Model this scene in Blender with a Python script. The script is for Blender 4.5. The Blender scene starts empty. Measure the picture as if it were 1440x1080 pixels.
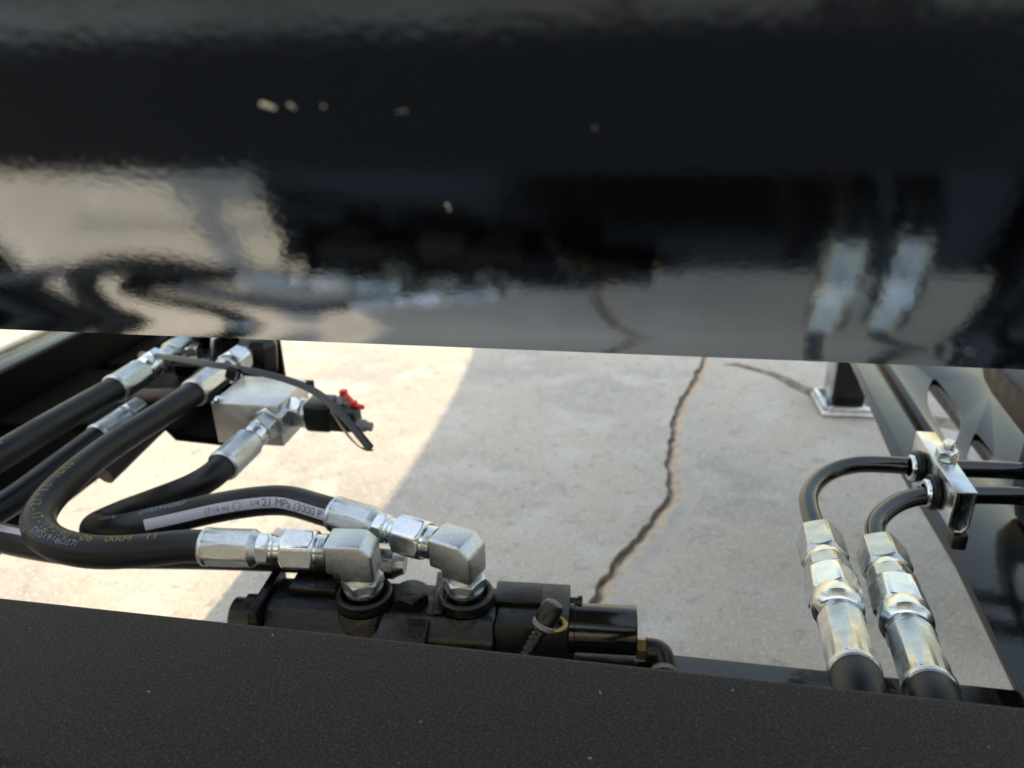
import bpy, bmesh, math, random
from mathutils import Vector, Matrix
random.seed(7)
SC = bpy.context.scene
COL = SC.collection
V = Vector
rad = math.radians

# ------------------------------------------------------------------ camera
F_PX, CX, CY, W_PX = 1082.0, 720.0, 540.0, 1440.0
CAM_POS = V((0, 0, .75))
_xc = -V((-6284, -297, F_PX)).normalized()          # world axes seen from the camera (x right, y down, z forward)
_yc = V((209, -480, F_PX)).normalized()
_yc = (_yc - _xc * _xc.dot(_yc)).normalized()
_zc = _xc.cross(_yc)
CW = Matrix((_xc, _yc, _zc))                        # camera -> world
cd = bpy.data.cameras.new('camera')
cam = bpy.data.objects.new('camera', cd); COL.objects.link(cam)
_r, _u, _b = CW @ V((1, 0, 0)), CW @ V((0, -1, 0)), CW @ V((0, 0, -1))
cam.matrix_world = Matrix(((_r.x, _u.x, _b.x, CAM_POS.x), (_r.y, _u.y, _b.y, CAM_POS.y), (_r.z, _u.z, _b.z, CAM_POS.z), (0, 0, 0, 1)))
cd.sensor_width = 9.8
cd.lens = 9.8 * F_PX / W_PX
cd.clip_start, cd.clip_end = .01, 500
cd.dof.use_dof = True
cd.dof.focus_distance = .35
cd.dof.aperture_fstop = 3.2
SC.camera = cam

# ------------------------------------------------------------------ sky, sun, exposure
SUN_EL, SUN_AZ = rad(68.5), rad(162.5)                # azimuth: towards -X from +Y (the sun stands behind the viewer)
w = bpy.data.worlds.new('World'); SC.world = w; w.use_nodes = True
nt = w.node_tree
sky = nt.nodes.new('ShaderNodeTexSky'); sky.sky_type = 'NISHITA'; sky.sun_disc = False
sky.sun_elevation = SUN_EL; sky.sun_rotation = -SUN_AZ
sky.air_density = 2.3; sky.dust_density = 1.6
bg = nt.nodes['Background']; bg.inputs['Strength'].default_value = .15
nt.links.new(sky.outputs[0], bg.inputs['Color'])
ld = bpy.data.lights.new('sun', 'SUN'); ld.energy = 2.0; ld.angle = rad(.53); ld.color = (1, .89, .66)
sun = bpy.data.objects.new('sun', ld); COL.objects.link(sun); sun.location = (0, 0, 6)
sd = V((-math.sin(SUN_AZ) * math.cos(SUN_EL), math.cos(SUN_AZ) * math.cos(SUN_EL), math.sin(SUN_EL)))
sun.rotation_euler = sd.to_track_quat('Z', 'Y').to_euler()
SC.view_settings.view_transform = 'Standard'
SC.view_settings.look = 'None'
SC.view_settings.exposure = 1.2
SC.view_settings.use_white_balance = True
SC.view_settings.white_balance_temperature = 7700
SC.view_settings.white_balance_tint = 16
SC.view_settings.gamma = 1.0
SC.view_settings.use_curve_mapping = False
SC.render.engine = 'CYCLES'
SC.cycles.use_denoising = True
SC.cycles.max_bounces = 10
SC.cycles.glossy_bounces = 6
SC.cycles.caustics_reflective = False
SC.cycles.caustics_refractive = False

def at(px, py, x=None, y=None, z=None):
    """point of the place seen at a pixel of the photograph, at a known plane of the machine"""
    r = CW @ V(((px - CX) / F_PX, (py - CY) / F_PX, 1))
    t = (z - CAM_POS.z) / r.z if z is not None else (y - CAM_POS.y) / r.y if y is not None else (x - CAM_POS.x) / r.x
    return CAM_POS + r * t

# ------------------------------------------------------------------ materials
MATS = {}
def mat(name, base=(.5, .5, .5), rough=.5, metal=0., ior=1.5, bump=None, var=None, speck=None, rvar=None, coat=0., uvweave=False, tint=None):
    """bump = [(scale, height in m)], var = (scale, other colour, low, high), speck = (scale, colour, threshold)"""
    if name in MATS: return MATS[name]
    m = bpy.data.materials.new(name); m.use_nodes = True; t = m.node_tree; n = t.nodes; l = t.links
    b = n['Principled BSDF']
    b.inputs['Base Color'].default_value = (*base, 1); b.inputs['Roughness'].default_value = rough
    b.inputs['Metallic'].default_value = metal; b.inputs['IOR'].default_value = ior
    if tint: b.inputs['Specular Tint'].default_value = (*tint, 1)
    b.inputs['Coat Weight'].default_value = coat; b.inputs['Coat Roughness'].default_value = .08
    tc = n.new('ShaderNodeTexCoord'); geo = n.new('ShaderNodeNewGeometry')
    pos = geo.outputs['Position']
    def noise(scale, detail=4, dist=0, rough=.55):
        x = n.new('ShaderNodeTexNoise'); x.inputs['Scale'].default_value = scale; x.inputs['Detail'].default_value = detail
        x.inputs['Distortion'].default_value = dist; x.inputs['Roughness'].default_value = rough
        l.new(pos, x.inputs['Vector']); return x.outputs['Fac']
    def ramp(src, lo, hi):
        x = n.new('ShaderNodeMapRange'); x.inputs['From Min'].default_value = lo; x.inputs['From Max'].default_value = hi
        x.interpolation_type = 'SMOOTHSTEP'; l.new(src, x.inputs['Value']); return x.outputs['Result']
    col = None
    def mixc(fac, other):
        nonlocal col
        x = n.new('ShaderNodeMix'); x.data_type = 'RGBA'
        if col is None: x.inputs[6].default_value = (*base, 1)
        else: l.new(col, x.inputs[6])
        x.inputs[7].default_value = (*other, 1); l.new(fac, x.inputs[0]); col = x.outputs[2]
    for vv in (var or []): mixc(ramp(noise(vv[0], 6, vv[4] if len(vv) > 4 else 0), vv[2], vv[3]), vv[1])
    for s in (speck or []):
        x = n.new('ShaderNodeTexVoronoi'); x.inputs['Scale'].default_value = s[0]; l.new(pos, x.inputs['Vector'])
        mixc(ramp(x.outputs['Distance'], s[2], s[2] * .5), s[1])
    if col is not None: l.new(col, b.inputs['Base Color'])
    if rvar: 
        x = n.new('ShaderNodeMapRange'); l.new(noise(rvar[0], 5), x.inputs['Value'])
        x.inputs['From Min'].default_value = .3; x.inputs['From Max'].default_value = .7
        x.inputs['To Min'].default_value = rvar[1]; x.inputs['To Max'].default_value = rvar[2]
        l.new(x.outputs['Result'], b.inputs['Roughness'])
    prev = None
    for s, h in (bump or []):
        x = n.new('ShaderNodeBump'); x.inputs['Strength'].default_value = 1; x.inputs['Distance'].default_value = h
        l.new(noise(s, 3), x.inputs['Height'])
        if prev is not None: l.new(prev, x.inputs['Normal'])
        prev = x.outputs['Normal']
    if uvweave:
        mp = n.new('ShaderNodeMapping'); l.new(tc.outputs['UV'], mp.inputs['Vector'])
        mp.inputs['Rotation'].default_value = (0, 0, rad(28))
        x = n.new('ShaderNodeTexWave'); x.inputs['Scale'].default_value = 210; x.inputs['Distortion'].default_value = 1.5
        l.new(mp.outputs[0], x.inputs['Vector'])
        bb = n.new('ShaderNodeBump'); bb.inputs['Strength'].default_value = 1; bb.inputs['Distance'].default_value = .00002
        l.new(x.outputs['Fac'], bb.inputs['Height'])
        if prev is not None: l.new(prev, bb.inputs['Normal'])
        prev = bb.outputs['Normal']
    if prev is not None: l.new(prev, b.inputs['Normal'])
    MATS[name] = m
    return m

M_CONC = mat('concrete', (.46, .41, .345), .85, var=[(2.2, (.33, .315, .29), .42, .66), (9, (.50, .475, .43), .46, .7), (38, (.27, .255, .23), .54, .76, .6), (110, (.53, .51, .465), .52, .70), (320, (.24, .23, .21), .48, .68)],
             speck=[(55, (.58, .56, .52), .11), (130, (.20, .19, .18), .10)], bump=[(14, .004), (160, .0012), (700, .0004)])
M_DIRT_SHADOW = mat('crack_dirt_shadow', (.19, .16, .13), .95, var=[(60, (.30, .245, .19), .42, .62)], bump=[(200, .002)])  # dark crack dirt whose tone also stands in for the left wall's shadow
M_VALLEY = mat('dirty_joint', (.27, .235, .195), .95, var=[(25, (.17, .15, .125), .42, .6), (150, (.36, .32, .27), .5, .7)], bump=[(120, .002)])
M_SAND = mat('crack_sand', (.50, .38, .27), .95, var=[(30, (.36, .30, .235), .45, .65), (200, (.52, .44, .36), .5, .7)], bump=[(90, .003), (500, .001)])
M_WORN = mat('worn_concrete', (.42, .39, .345), .9, var=[(12, (.33, .315, .29), .45, .7), (120, (.36, .34, .31), .45, .7)], bump=[(40, .003), (300, .001)])
M_PANEL = mat('gloss_black_paint', (.002, .0027, .0042), .05, ior=4.1, bump=[(460, .00005), (14, .00006)], rvar=(40, .03, .06), tint=(.84, .92, 1.0))
M_FRAME = mat('frame_black_paint', (.003, .003, .0035), .12, ior=1.42, bump=[(220, .00008), (30, .0002)], rvar=(60, .08, .22))
M_SATIN = mat('satin_black_paint', (.002, .002, .0025), .34, ior=1.42, bump=[(160, .00025), (900, .00005)], rvar=(70, .25, .5))
M_CAST = mat('cast_black_paint', (.0012, .0014, .0022), .22, ior=1.42, bump=[(120, .0009), (600, .0003)], rvar=(80, .25, .5))
M_POWDER = mat('powder_coat', (.0062, .0095, .0175), .55, ior=1.28, bump=[(1900, .0009), (700, .0004)], var=[(6, (.0085, .0115, .018), .4, .7), (1500, (.066, .090, .140), .56, .66), (1100, (.002, .002, .003), .48, .62)], speck=[(95, (.16, .16, .16), .035), (900, (.06, .06, .065), .16)])
M_RUBBER = mat('hose_rubber', (.0026, .0032, .0046), .40, ior=1.36, uvweave=True, bump=[(900, .00006)], var=[(25, (.005, .006, .0078), .45, .75)], rvar=(35, .34, .55))
M_ZINC = mat('zinc_plate', (.58, .62, .64), .22, 1., bump=[(500, .00008)], var=[(90, (.48, .53, .55), .4, .7), (30, (.60, .585, .51), .5, .8)], rvar=(140, .16, .34))
M_ZINC_D = mat('zinc_forged', (.43, .465, .49), .32, 1., bump=[(1400, .00022), (300, .00012)], var=[(70, (.39, .42, .44), .4, .7), (700, (.56, .59, .60), .5, .7)], rvar=(200, .26, .42))
M_ZINC_Y = mat('zinc_yellowish', (.40, .425, .435), .22, 1., bump=[(400, .00008)], var=[(60, (.34, .365, .375), .4, .65), (25, (.47, .455, .39), .55, .85)], rvar=(120, .2, .4))
M_ALU = mat('milled_aluminium', (.62, .60, .575), .38, 1., bump=[(500, .00005)], var=[(40, (.5, .49, .48), .4, .7)], rvar=(90, .3, .5))
M_PIPE = mat('pipe_black_paint', (.002, .002, .0025), .07, ior=1.5, bump=[(200, .00004)])
M_PLAST = mat('black_plastic', (.003, .003, .0035), .36, ior=1.4, bump=[(700, .00006)])
M_GREYP = mat('grey_plastic', (.14, .14, .15), .45)
M_RED = mat('red_plastic', (.62, .02, .012), .4)
M_BRASS = mat('brass', (.24, .17, .055), .38, 1., bump=[(400, .00008)])
M_GALV = mat('galvanised_steel', (.62, .66, .70), .3, 1., var=[(35, (.5, .53, .56), .4, .65)], rvar=(50, .22, .42))
M_YEL = mat('yellow_print', (.17, .14, .02), .6, var=[(400, (.05, .045, .01), .5, .68)])
M_WHT = mat('white_print', (.17, .19, .23), .6, var=[(400, (.06, .065, .08), .5, .65)])
M_STRIPE = mat('white_hose_band', (.42, .42, .47), .55, bump=[(700, .00008)])
M_INK = mat('dark_ink', (.03, .03, .04), .6)
M_FLECK = mat('pale_speck', (.7, .66, .58), .8)
M_BLOCKER = mat('blocker_dark_grey', (.028, .032, .04), .6, bump=[(60, .001)])  # dark grey for the added sheet that blocks bounce light
M_DARK = mat('charcoal_wall', (.045, .05, .058), .8, bump=[(60, .003)], var=[(3, (.06, .062, .066), .4, .7)])
M_DUSTY = mat('dusty_underbody', (.46, .45, .43), .8, var=[(8, (.36, .35, .33), .45, .7)])
M_MATTE = mat('matt_black_paint', (.001, .0011, .0014), .6, ior=1.12, bump=[(120, .0004)])
M_REFLECTOR = mat('reflector_grey', (.12, .134, .155), .6)  # bluish grey chosen for what the fittings mirror from above
M_RUST = mat('rusty_weld', (.10, .05, .03), .6, bump=[(200, .0008)], var=[(60, (.04, .03, .025), .4, .6)])
M_STONE = mat('pebble', (.5, .46, .4), .7, var=[(80, (.3, .27, .24), .4, .6)])

# ------------------------------------------------------------------ mesh helpers
ORG = {}
def frame(d, ref=None):
    d = V(d).normalized()
    ref = V(ref) if ref is not None else (V((0, 0, 1)) if abs(d.z) < .9 else V((0, 1, 0)))
    u = (ref - d * ref.dot(d)).normalized()
    return d, u, d.cross(u)
class MB:
    def __init__(s): s.v, s.f, s.uv = [], [], {}
    def add(s, vs, fs):
        o = len(s.v); s.v += [V(p) for p in vs]; s.f += [tuple(i + o for i in f) for f in fs]; return s
    def box(s, c, size, R=None):
        hx, hy, hz = [k / 2 for k in size]; R = R or Matrix.Identity(3)
        vs = [V(c) + R @ V((sx * hx, sy * hy, sz * hz)) for sz in (-1, 1) for sy in (-1, 1) for sx in (-1, 1)]
        return s.add(vs, [(0, 2, 3, 1), (4, 5, 7, 6), (0, 1, 5, 4), (2, 6, 7, 3), (0, 4, 6, 2), (1, 3, 7, 5)])
    def bar(s, a, b, wu, wv, ref=None):
        a, b = V(a), V(b); d, u, v = frame(b - a, ref)
        vs = [p + u * (i * wu / 2) + v * (j * wv / 2) for p in (a, b) for (i, j) in ((-1, -1), (1, -1), (1, 1), (-1, 1))]
        return s.add(vs, [(3, 2, 1, 0), (4, 5, 6, 7)] + [(k, (k + 1) % 4, 4 + (k + 1) % 4, 4 + k) for k in range(4)])
    def lathe(s, p, d, prof, n=36, ref=None, caps=True, rad_fn=None):
        p = V(p); d, u, v = frame(d, ref); vs, fs = [], []
        for (t, r) in prof:
            for k in range(n):
                a = 2 * math.pi * k / n; rr = rad_fn(t, a, r) if rad_fn else r
                vs.append(p + d * t + (u * math.cos(a) + v * math.sin(a)) * rr)
        for i in range(len(prof) - 1):
            for k in range(n):
                k2 = (k + 1) % n
                fs.append((i * n + k, i * n + k2, (i + 1) * n + k2, (i + 1) * n + k))
        if caps:
            fs.append(tuple(reversed(range(n)))); fs.append(tuple((len(prof) - 1) * n + k for k in range(n)))
        return s.add(vs, fs)
    def hexnut(s, p, d, L, af, ref=None, c0=.0, c1=.0, phase=0.):
        """hexagon with conical chamfers of depth c0 / c1 at its two ends"""
        R = af / 2; RC = R / math.cos(math.pi / 6); n = 72
        def rf(t, a, r):
            q = (a + phase) % (math.pi / 3) - math.pi / 6
            h = R / math.cos(q)
            return min(h, r)
        prof = []
        m = 5
        if c0 > 0:
            for i in range(m): prof.append((c0 * i / m, R * .95 + (RC - R * .95) * i / m))
        prof.append((c0, RC + .001)); prof.append((L - c1, RC + .001))
        if c1 > 0:
            for i in range(m): prof.append((L - c1 + c1 * (i + 1) / m, RC - (RC - R * .95) * (i + 1) / m))
        return s.lathe(p, d, prof, n, ref, True, rf)
    def ring(s, p, d, r0, r1, h, n=48, lip=0.0):
        """a tube collar: outside r1, bore r0, height h"""
        b = min(.0012, (r1 - r0) * .3)
        prof = [(0, r0), (0, r1 - b), (b, r1), (h - b, r1), (h, r1 - b), (h, r0 + b), (h - b, r0), (0, r0)]
        p = V(p); d, u, v = frame(d); vs, fs = [], []
        for (t, r) in prof[:-1]:
            for k in range(n):
                a = 2 * math.pi * k / n
                vs.append(p + d * t + (u * math.cos(a) + v * math.sin(a)) * r)
        m = len(prof) - 1
        for i in range(m):
            for k in range(n):
                k2 = (k + 1) % n; i2 = (i + 1) % m
                fs.append((i * n + k, i * n + k2, i2 * n + k2, i2 * n + k))
        return s.add(vs, fs)
    def sweep(s, pts, r, n=28, caps=True, flat=None, ref=None):
        o = len(s.v); L = [0]
        for i in range(1, len(pts)): L.append(L[-1] + (pts[i] - pts[i - 1]).length)
        N = len(pts); up = None; vs = []
        for i in range(N):
            t = (pts[min(i + 1, N - 1)] - pts[max(i - 1, 0)]).normalized()
            if up is None: up = frame(t, ref)[1]
            up = (up - t * up.dot(t)).normalized(); side = t.cross(up)
            rr = r(i / (N - 1)) if callable(r) else r
            for k in range(n):
                a = 2 * math.pi * k / n
                if flat: vs.append(pts[i] + up * (math.cos(a) * flat[0]) + side * (math.sin(a) * flat[1]))
                else: vs.append(pts[i] + (up * math.cos(a) + side * math.sin(a)) * rr)
        fs = []
        rv = r if not callable(r) else .01
        for i in range(N - 1):
            for k in range(n):
                k2 = (k + 1) % n
                s.uv[len(s.f) + len(fs)] = [(L[i], k / n * 6.28 * rv), (L[i], (k + 1) / n * 6.28 * rv), (L[i + 1], (k + 1) / n * 6.28 * rv), (L[i + 1], k / n * 6.28 * rv)]
                fs.append((i * n + k, i * n + k2, (i + 1) * n + k2, (i + 1) * n + k))
        if caps:
            fs.append(tuple(reversed(range(n)))); fs.append(tuple((N - 1) * n + k for k in range(n)))
        return s.add(vs, fs)
    def prism(s, poly, vec):
        poly = [V(p) for p in poly]; vec = V(vec); n = len(poly)
        return s.add(poly + [p + vec for p in poly], [tuple(reversed(range(n))), tuple(range(n, 2 * n))] + [(k, (k + 1) % n, n + (k + 1) % n, n + k) for k in range(n)])
    def build(s, name, m, parent=None, bevel=0., segs=2, smooth=38, origin=None, bev_angle=30):
        if parent is not None: o = ORG[parent.name]
        elif origin is not None: o = V(origin)
        else:
            xs = [p.x for p in s.v]; ys = [p.y for p in s.v]
            o = V(((min(xs) + max(xs)) / 2, (min(ys) + max(ys)) / 2, min(p.z for p in s.v)))
        me = bpy.data.meshes.new(name)
        me.from_pydata([tuple(p - o) for p in s.v], [], s.f)
        if s.uv:
            ul = me.uv_layers.new(name='UVMap')
            for pi, uvs in s.uv.items():
                for li, q in zip(me.polygons[pi].loop_indices, uvs): ul.data[li].uv = q
        bm = bmesh.new(); bm.from_mesh(me)
        if not s.uv: bmesh.ops.recalc_face_normals(bm, faces=bm.faces)
        if bevel > 0:
            es = [e for e in bm.edges if len(e.link_faces) == 2 and e.calc_face_angle(0) > rad(bev_angle)]
            bmesh.ops.bevel(bm, geom=es, offset=bevel, segments=segs, profile=.5, affect='EDGES', clamp_overlap=True)
        bm.to_mesh(me); bm.free()
        for p in me.polygons: p.use_smooth = True
        me.set_sharp_from_angle(angle=rad(smooth))
        for q in (m if isinstance(m, (list, tuple)) else [m]): me.materials.append(q)
        ob = bpy.data.objects.new(name, me); COL.objects.link(ob)
        ORG[ob.name] = o
        if parent is not None: ob.parent = parent
        else: ob.location = o
        return ob
def tag(o, label, cat, group=None, kind=None):
    if label: o['label'] = label
    if cat: o['category'] = cat
    if group: o['group'] = group
    if kind: o['kind'] = kind
    return o
def thing(name, loc, label, cat, group=None):
    o = bpy.data.objects.new(name, None); COL.objects.link(o); o.location = loc; o.empty_display_size = .02
    ORG[o.name] = V(loc)
    return tag(o, label, cat, group)
def spline(P, step=.004):
    P = [V(p) for p in P]; Q = [P[0] * 2 - P[1]] + P + [P[-1] * 2 - P[-2]]
    out = []
    for i in range(1, len(Q) - 2):
        p0, p1, p2, p3 = Q[i - 1:i + 3]
        t0 = 0; t1 = max((p1 - p0).length, 1e-6) ** .5; t2 = t1 + max((p2 - p1).length, 1e-6) ** .5; t3 = t2 + max((p3 - p2).length, 1e-6) ** .5
        n = max(2, int((p2 - p1).length / step))
        for k in range(n):
            t = t1 + (t2 - t1) * k / n
            a1 = p0 * ((t1 - t) / (t1 - t0)) + p1 * ((t - t0) / (t1 - t0)); a2 = p1 * ((t2 - t) / (t2 - t1)) + p2 * ((t - t1) / (t2 - t1)); a3 = p2 * ((t3 - t) / (t3 - t2)) + p3 * ((t - t2) / (t3 - t2))
            b1 = a1 * ((t2 - t) / (t2 - t0)) + a2 * ((t - t0) / (t2 - t0)); b2 = a2 * ((t3 - t) / (t3 - t1)) + a3 * ((t - t1) / (t3 - t1))
            out.append(b1 * ((t2 - t) / (t2 - t1)) + b2 * ((t - t1) / (t2 - t1)))
    out.append(P[-1])
    for _ in range(6):      # relax small kinks
        out = [out[0]] + [(out[i - 1] + out[i] * 2 + out[i + 1]) / 4 for i in range(1, len(out) - 1)] + [out[-1]]
    return out
class Path:
    def __init__(s, pts):
        s.p = pts; s.L = [0]
        for i in range(1, len(pts)): s.L.append(s.L[-1] + (pts[i] - pts[i - 1]).length)
    def near(s, q): 
        i = min(range(len(s.p)), key=lambda k: (s.p[k] - q).length); return s.L[i]
    def seen(s, px, py):
        def pr(p):
            v = CW.transposed() @ (p - CAM_POS); return (CX + F_PX * v.x / v.z - px) ** 2 + (CY + F_PX * v.y / v.z - py) ** 2
        return s.L[min(range(len(s.p)), key=lambda k: pr(s.p[k]))]
    def at(s, l):
        i = 0
        l = max(0, min(l, s.L[-1] - 1e-6))
        lo, hi = 0, len(s.L) - 1
        while hi - lo > 1:
            m = (lo + hi) // 2
            if s.L[m] <= l: lo = m
            else: hi = m
        k = (l - s.L[lo]) / (s.L[lo + 1] - s.L[lo])
        p = s.p[lo].lerp(s.p[lo + 1], k)
        t = (s.p[min(lo + 2, len(s.p) - 1)] - s.p[max(lo - 1, 0)]).normalized()
        return p, t
def around(path, l, a, r, ref=(0, 0, 1)):
    p, t = path.at(l); ref = V(ref)
    n = (ref - t * ref.dot(t)).normalized(); b = t.cross(n)
    return p + (n * math.cos(a) + b * math.sin(a)) * r
def glyphs(text, size):
    cu = bpy.data.curves.new('print', 'FONT'); cu.body = text; cu.size = size; cu.resolution_u = 3; cu.offset = 0
    o = bpy.data.objects.new('print', cu); COL.objects.link(o)
    dg = bpy.context.evaluated_depsgraph_get(); dg.update()
    me = bpy.data.meshes.new_from_object(o.evaluated_get(dg))
    bm = bmesh.new(); bm.from_mesh(me); bmesh.ops.triangulate(bm, faces=bm.faces[:])
    for _ in range(3):                                # short edges only, so that the lettering can follow a round skin
        es = [e for e in bm.edges if e.calc_length() > size * .16]
        if es: bmesh.ops.subdivide_edges(bm, edges=es, cuts=1); bmesh.ops.triangulate(bm, faces=bm.faces[:])
    bm.verts.index_update()
    vs = [v.co.copy() for v in bm.verts]; fs = [tuple(v.index for v in f.verts) for f in bm.faces]; bm.free()
    bpy.data.objects.remove(o); bpy.data.curves.remove(cu); bpy.data.meshes.remove(me)
    return vs, fs
def print_on(path, text, size, l0, a0, r, m, parent, name='print', rev=False, ref=(0, 0, 1), stretch=1., flipv=False):
    """lettering laid on the skin of a hose; a0 = angle of its middle line from the ref side"""
    vs, fs = glyphs(text, size); q = []
    for v in vs:
        x = v.x * stretch; y = v.y - size * .34
        if flipv: y = -y; 
        l = l0 - x if rev else l0 + x
        q.append(around(path, l, a0 + (y if rev else -y) / r, r * 1.006 + .00012, ref))
    return MB().add(q, fs).build(name, m, parent, smooth=180)

# ================================================================== THE SETTING: ground with its cracks
def jag(P, n, amp):
    out = []
    for a, b in zip(P[:-1], P[1:]):
        k = max(1, int((b - a).length / n))
        for i in range(k):
            out.append(a.lerp(b, i / k) + V((random.uniform(-amp, amp), random.uniform(-amp, amp) * .4, 0)))
    out.append(P[-1]); return out
g = lambda px, py: at(px, py, z=0)
c1 = [V((-.35, -30, 0)), V((-.3, -3, 0)), V((-.12, -.4, 0)), V((-.02, .3, 0)), V((-.03, .55, 0)), V((-.075, .78, 0)), g(826, 870), g(850, 815), g(885, 770), g(922, 728), g(943, 694), g(940, 655), g(944, 620), g(953, 572), g(974, 537), g(988, 510)]
junction_at = len(jag(c1, .035, .004))
random.seed(11)
near = jag(c1, .016, .0042); J = near[-1]
far = jag([J, V((.19, 2.2, 0)), V((.12, 3, 0)), V((.4, 5, 0)), V((.2, 60, 0))], .08, .008)[1:]
c2 = jag([J, g(1035, 512), g(1085, 527), g(1130, 549), g(1165, 560), V((.75, 1.52, 0)), V((1.3, 1.75, 0)), V((60, 4, 0))], .04, .006)
crk = near + far
nrm = []
for i in range(len(crk)):
    t = crk[min(i + 1, len(crk) - 1)] - crk[max(i - 1, 0)]
    nrm.append(V((t.y, -t.x, 0)).normalized())
def off(i, d, z): 
    q = crk[i] + nrm[i] * d; q.z = z; return q
G = MB(); gm = []
def strip(rows, mi):
    for i in range(len(rows) - 1):
        for k in range(len(rows[0]) - 1):
            o = len(G.v); G.v += [rows[i][k], rows[i][k + 1], rows[i + 1][k + 1], rows[i + 1][k]]
            G.f.append((o, o + 1, o + 2, o + 3)); gm.append(mi)
rows, deep, worn, Ledge, Redge = [], [], [], [], []
rr = random.Random(3)
for i in range(len(crk)):
    wl = .004 + rr.uniform(0, .004); wr = .016 + rr.uniform(0, .009); wb = .050 + rr.uniform(-.008, .008)
    a = off(i, -wl, 0); Ledge.append(a)
    deep.append([a, off(i, -wl + .001, -.012), off(i, .0015 + rr.uniform(-.001, .004), -.008)]); rows.append([deep[-1][-1], off(i, .008, -.0045), off(i, wr, -.0022)])
    worn.append([off(i, wr, -.0022), off(i, wr + .006, -.0012), off(i, wb - .006, -.001), off(i, wb, 0)])
    Redge.append(worn[-1][-1])
strip(deep, 3); strip(rows, 1); strip(worn, 2)
# second crack (shallow wide valley running off to the right)
nJ = len(near) - 1
up2, lo2 = [], []
c2 = [p for p in c2[1:] if p.x > Redge[nJ].x + .02]
for i, p in enumerate(c2):
    k = min(1, (i + 1) / 4); up2.append(p + V((.004, .022 * k + rr.uniform(0, .012), 0))); lo2.append(p + V((0, -.022 * k - rr.uniform(0, .012), 0)))
r2 = [[Redge[nJ], Redge[nJ] + V((0, 0, 0)), Redge[nJ]]]
for i in range(len(up2)):
    m_ = (up2[i] + lo2[i]) / 2; m_.z = -.016; r2.append([up2[i], m_, lo2[i]])
strip(r2, 4)
def ngon(P, mi=0):
    o = len(G.v); G.v += P; G.f.append(tuple(range(o, o + len(P)))); gm.append(mi)
ngon([V((-60, -30, 0))] + [V((-60, 60, 0))] + list(reversed(Ledge)))
ngon(Redge[:nJ + 1] + lo2 + [V((60, -30, 0))])
ngon(Redge[nJ:] + [V((60, 60, 0))] + list(reversed(up2)))
gr = G.build('ground', [M_CONC, M_SAND, M_WORN, M_DIRT_SHADOW, M_VALLEY], origin=(0, 0, 0), smooth=20)
for p, mi in zip(gr.data.polygons, gm): p.material_index = mi
tag(gr, 'pale concrete ground with a long sandy crack', 'ground', kind='structure')
bm = bmesh.new(); bm.from_mesh(gr.data)
for f in bm.faces:
    if f.normal.z < 0: f.normal_flip()
bm.to_mesh(gr.data); bm.free()
# loose grit on the slab
P = MB()
for _ in range(420):
    x, y = random.uniform(-1.1, 1.0), random.uniform(.7, 2.2); s = random.uniform(.0012, .0035)
    R = Matrix.Rotation(random.uniform(0, 6.3), 3, 'Z')
    vs = [V((x, y, s * .35)) + R @ V((dx * s * random.uniform(.6, 1.2), dy * s * random.uniform(.6, 1.2), dz * s * .7)) for dx, dy, dz in ((1, 0, 0), (-1, 0, 0), (0, 1, 0), (0, -1, 0), (0, 0, 1), (0, 0, -1))]
    P.add(vs, [(0, 2, 4), (2, 1, 4), (1, 3, 4), (3, 0, 4), (2, 0, 5), (1, 2, 5), (3, 1, 5), (0, 3, 5)])
tag(P.build('loose_grit', M_STONE, origin=(0, 1.4, 0)), 'fine loose grit scattered over the concrete', 'grit', kind='stuff')

# ================================================================== THE GLOSSY CURVED BODY ABOVE
BY, BZC, BR = .64, 1.37, .814                         # axis (parallel to X) and radius of the rolled front sheet
XL, XR = -.700, .62                                   # its two unseen ends, placed to shape the shade on the ground
body = thing('curved_hood', (0, BY, .55), 'huge glossy black rolled steel hood across the top, mirroring the hoses', 'hood')
TH = .005
a0, a1 = rad(8), rad(-67)                             # sheet angle measured from the viewer's side, negative = downwards
def rim(a, r): return (BY - r * math.cos(a), BZC + r * math.sin(a))
def edge_angle():                                     # where the sheet ends, as seen at the middle of the picture
    best = None
    for k in range(4000):
        a = rad(-48 - 20 * k / 4000); y, z = rim(a, BR)
        v = CW.transposed() @ (V((-.02, y, z)) - CAM_POS); py = CY + F_PX * v.y / v.z
        if py >= 485: return a
    return a
ae = edge_angle()
n = 150; AT = rad(160)                                # unseen top and far side, extended so the sheet shades the ground
outer = [rim(AT + (ae - AT) * k / n, BR) for k in range(n + 1)]
pe = outer[-1]
tx, tz = -math.sin(ae), -math.cos(ae)                 # tangent at the edge, heading on and down
tx, tz = math.sin(-ae), -math.cos(-ae)
k_ = rad(5)                                          # the hem is folded a little steeper
hx, hz = tx * math.cos(k_) + tz * math.sin(k_), tz * math.cos(k_) - tx * math.sin(k_)
hem = (pe[0] + hx * .013, pe[1] + hz * .013)
nx_, nz_ = -hz, hx                                    # towards the inside
inner = [rim(AT + (ae - AT) * k / n, BR - TH) for k in range(n, -1, -1)]
prof = outer + [hem, (hem[0] + nx_ * .004, hem[1] + nz_ * .004), (pe[0] + nx_ * .004 + hx * .002, pe[1] + nz_ * .004 + hz * .002)] + inner
P = [V((XL, y, z)) for y, z in prof]; m_ = len(P); sh = MB()
sh.add(P + [p + V((XR - XL, 0, 0)) for p in P], [(k, (k + 1) % m_, m_ + (k + 1) % m_, m_ + k) for k in range(m_)])
sh.build('front_sheet', M_PANEL, body, smooth=8)
lin = [rim(AT + (ae + rad(1.5) - AT) * k / n, BR - TH - .001) for k in range(n + 1)] + [rim(AT + (ae + rad(1.5) - AT) * k / n, BR - TH - .003) for k in range(n, -1, -1)]
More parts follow.
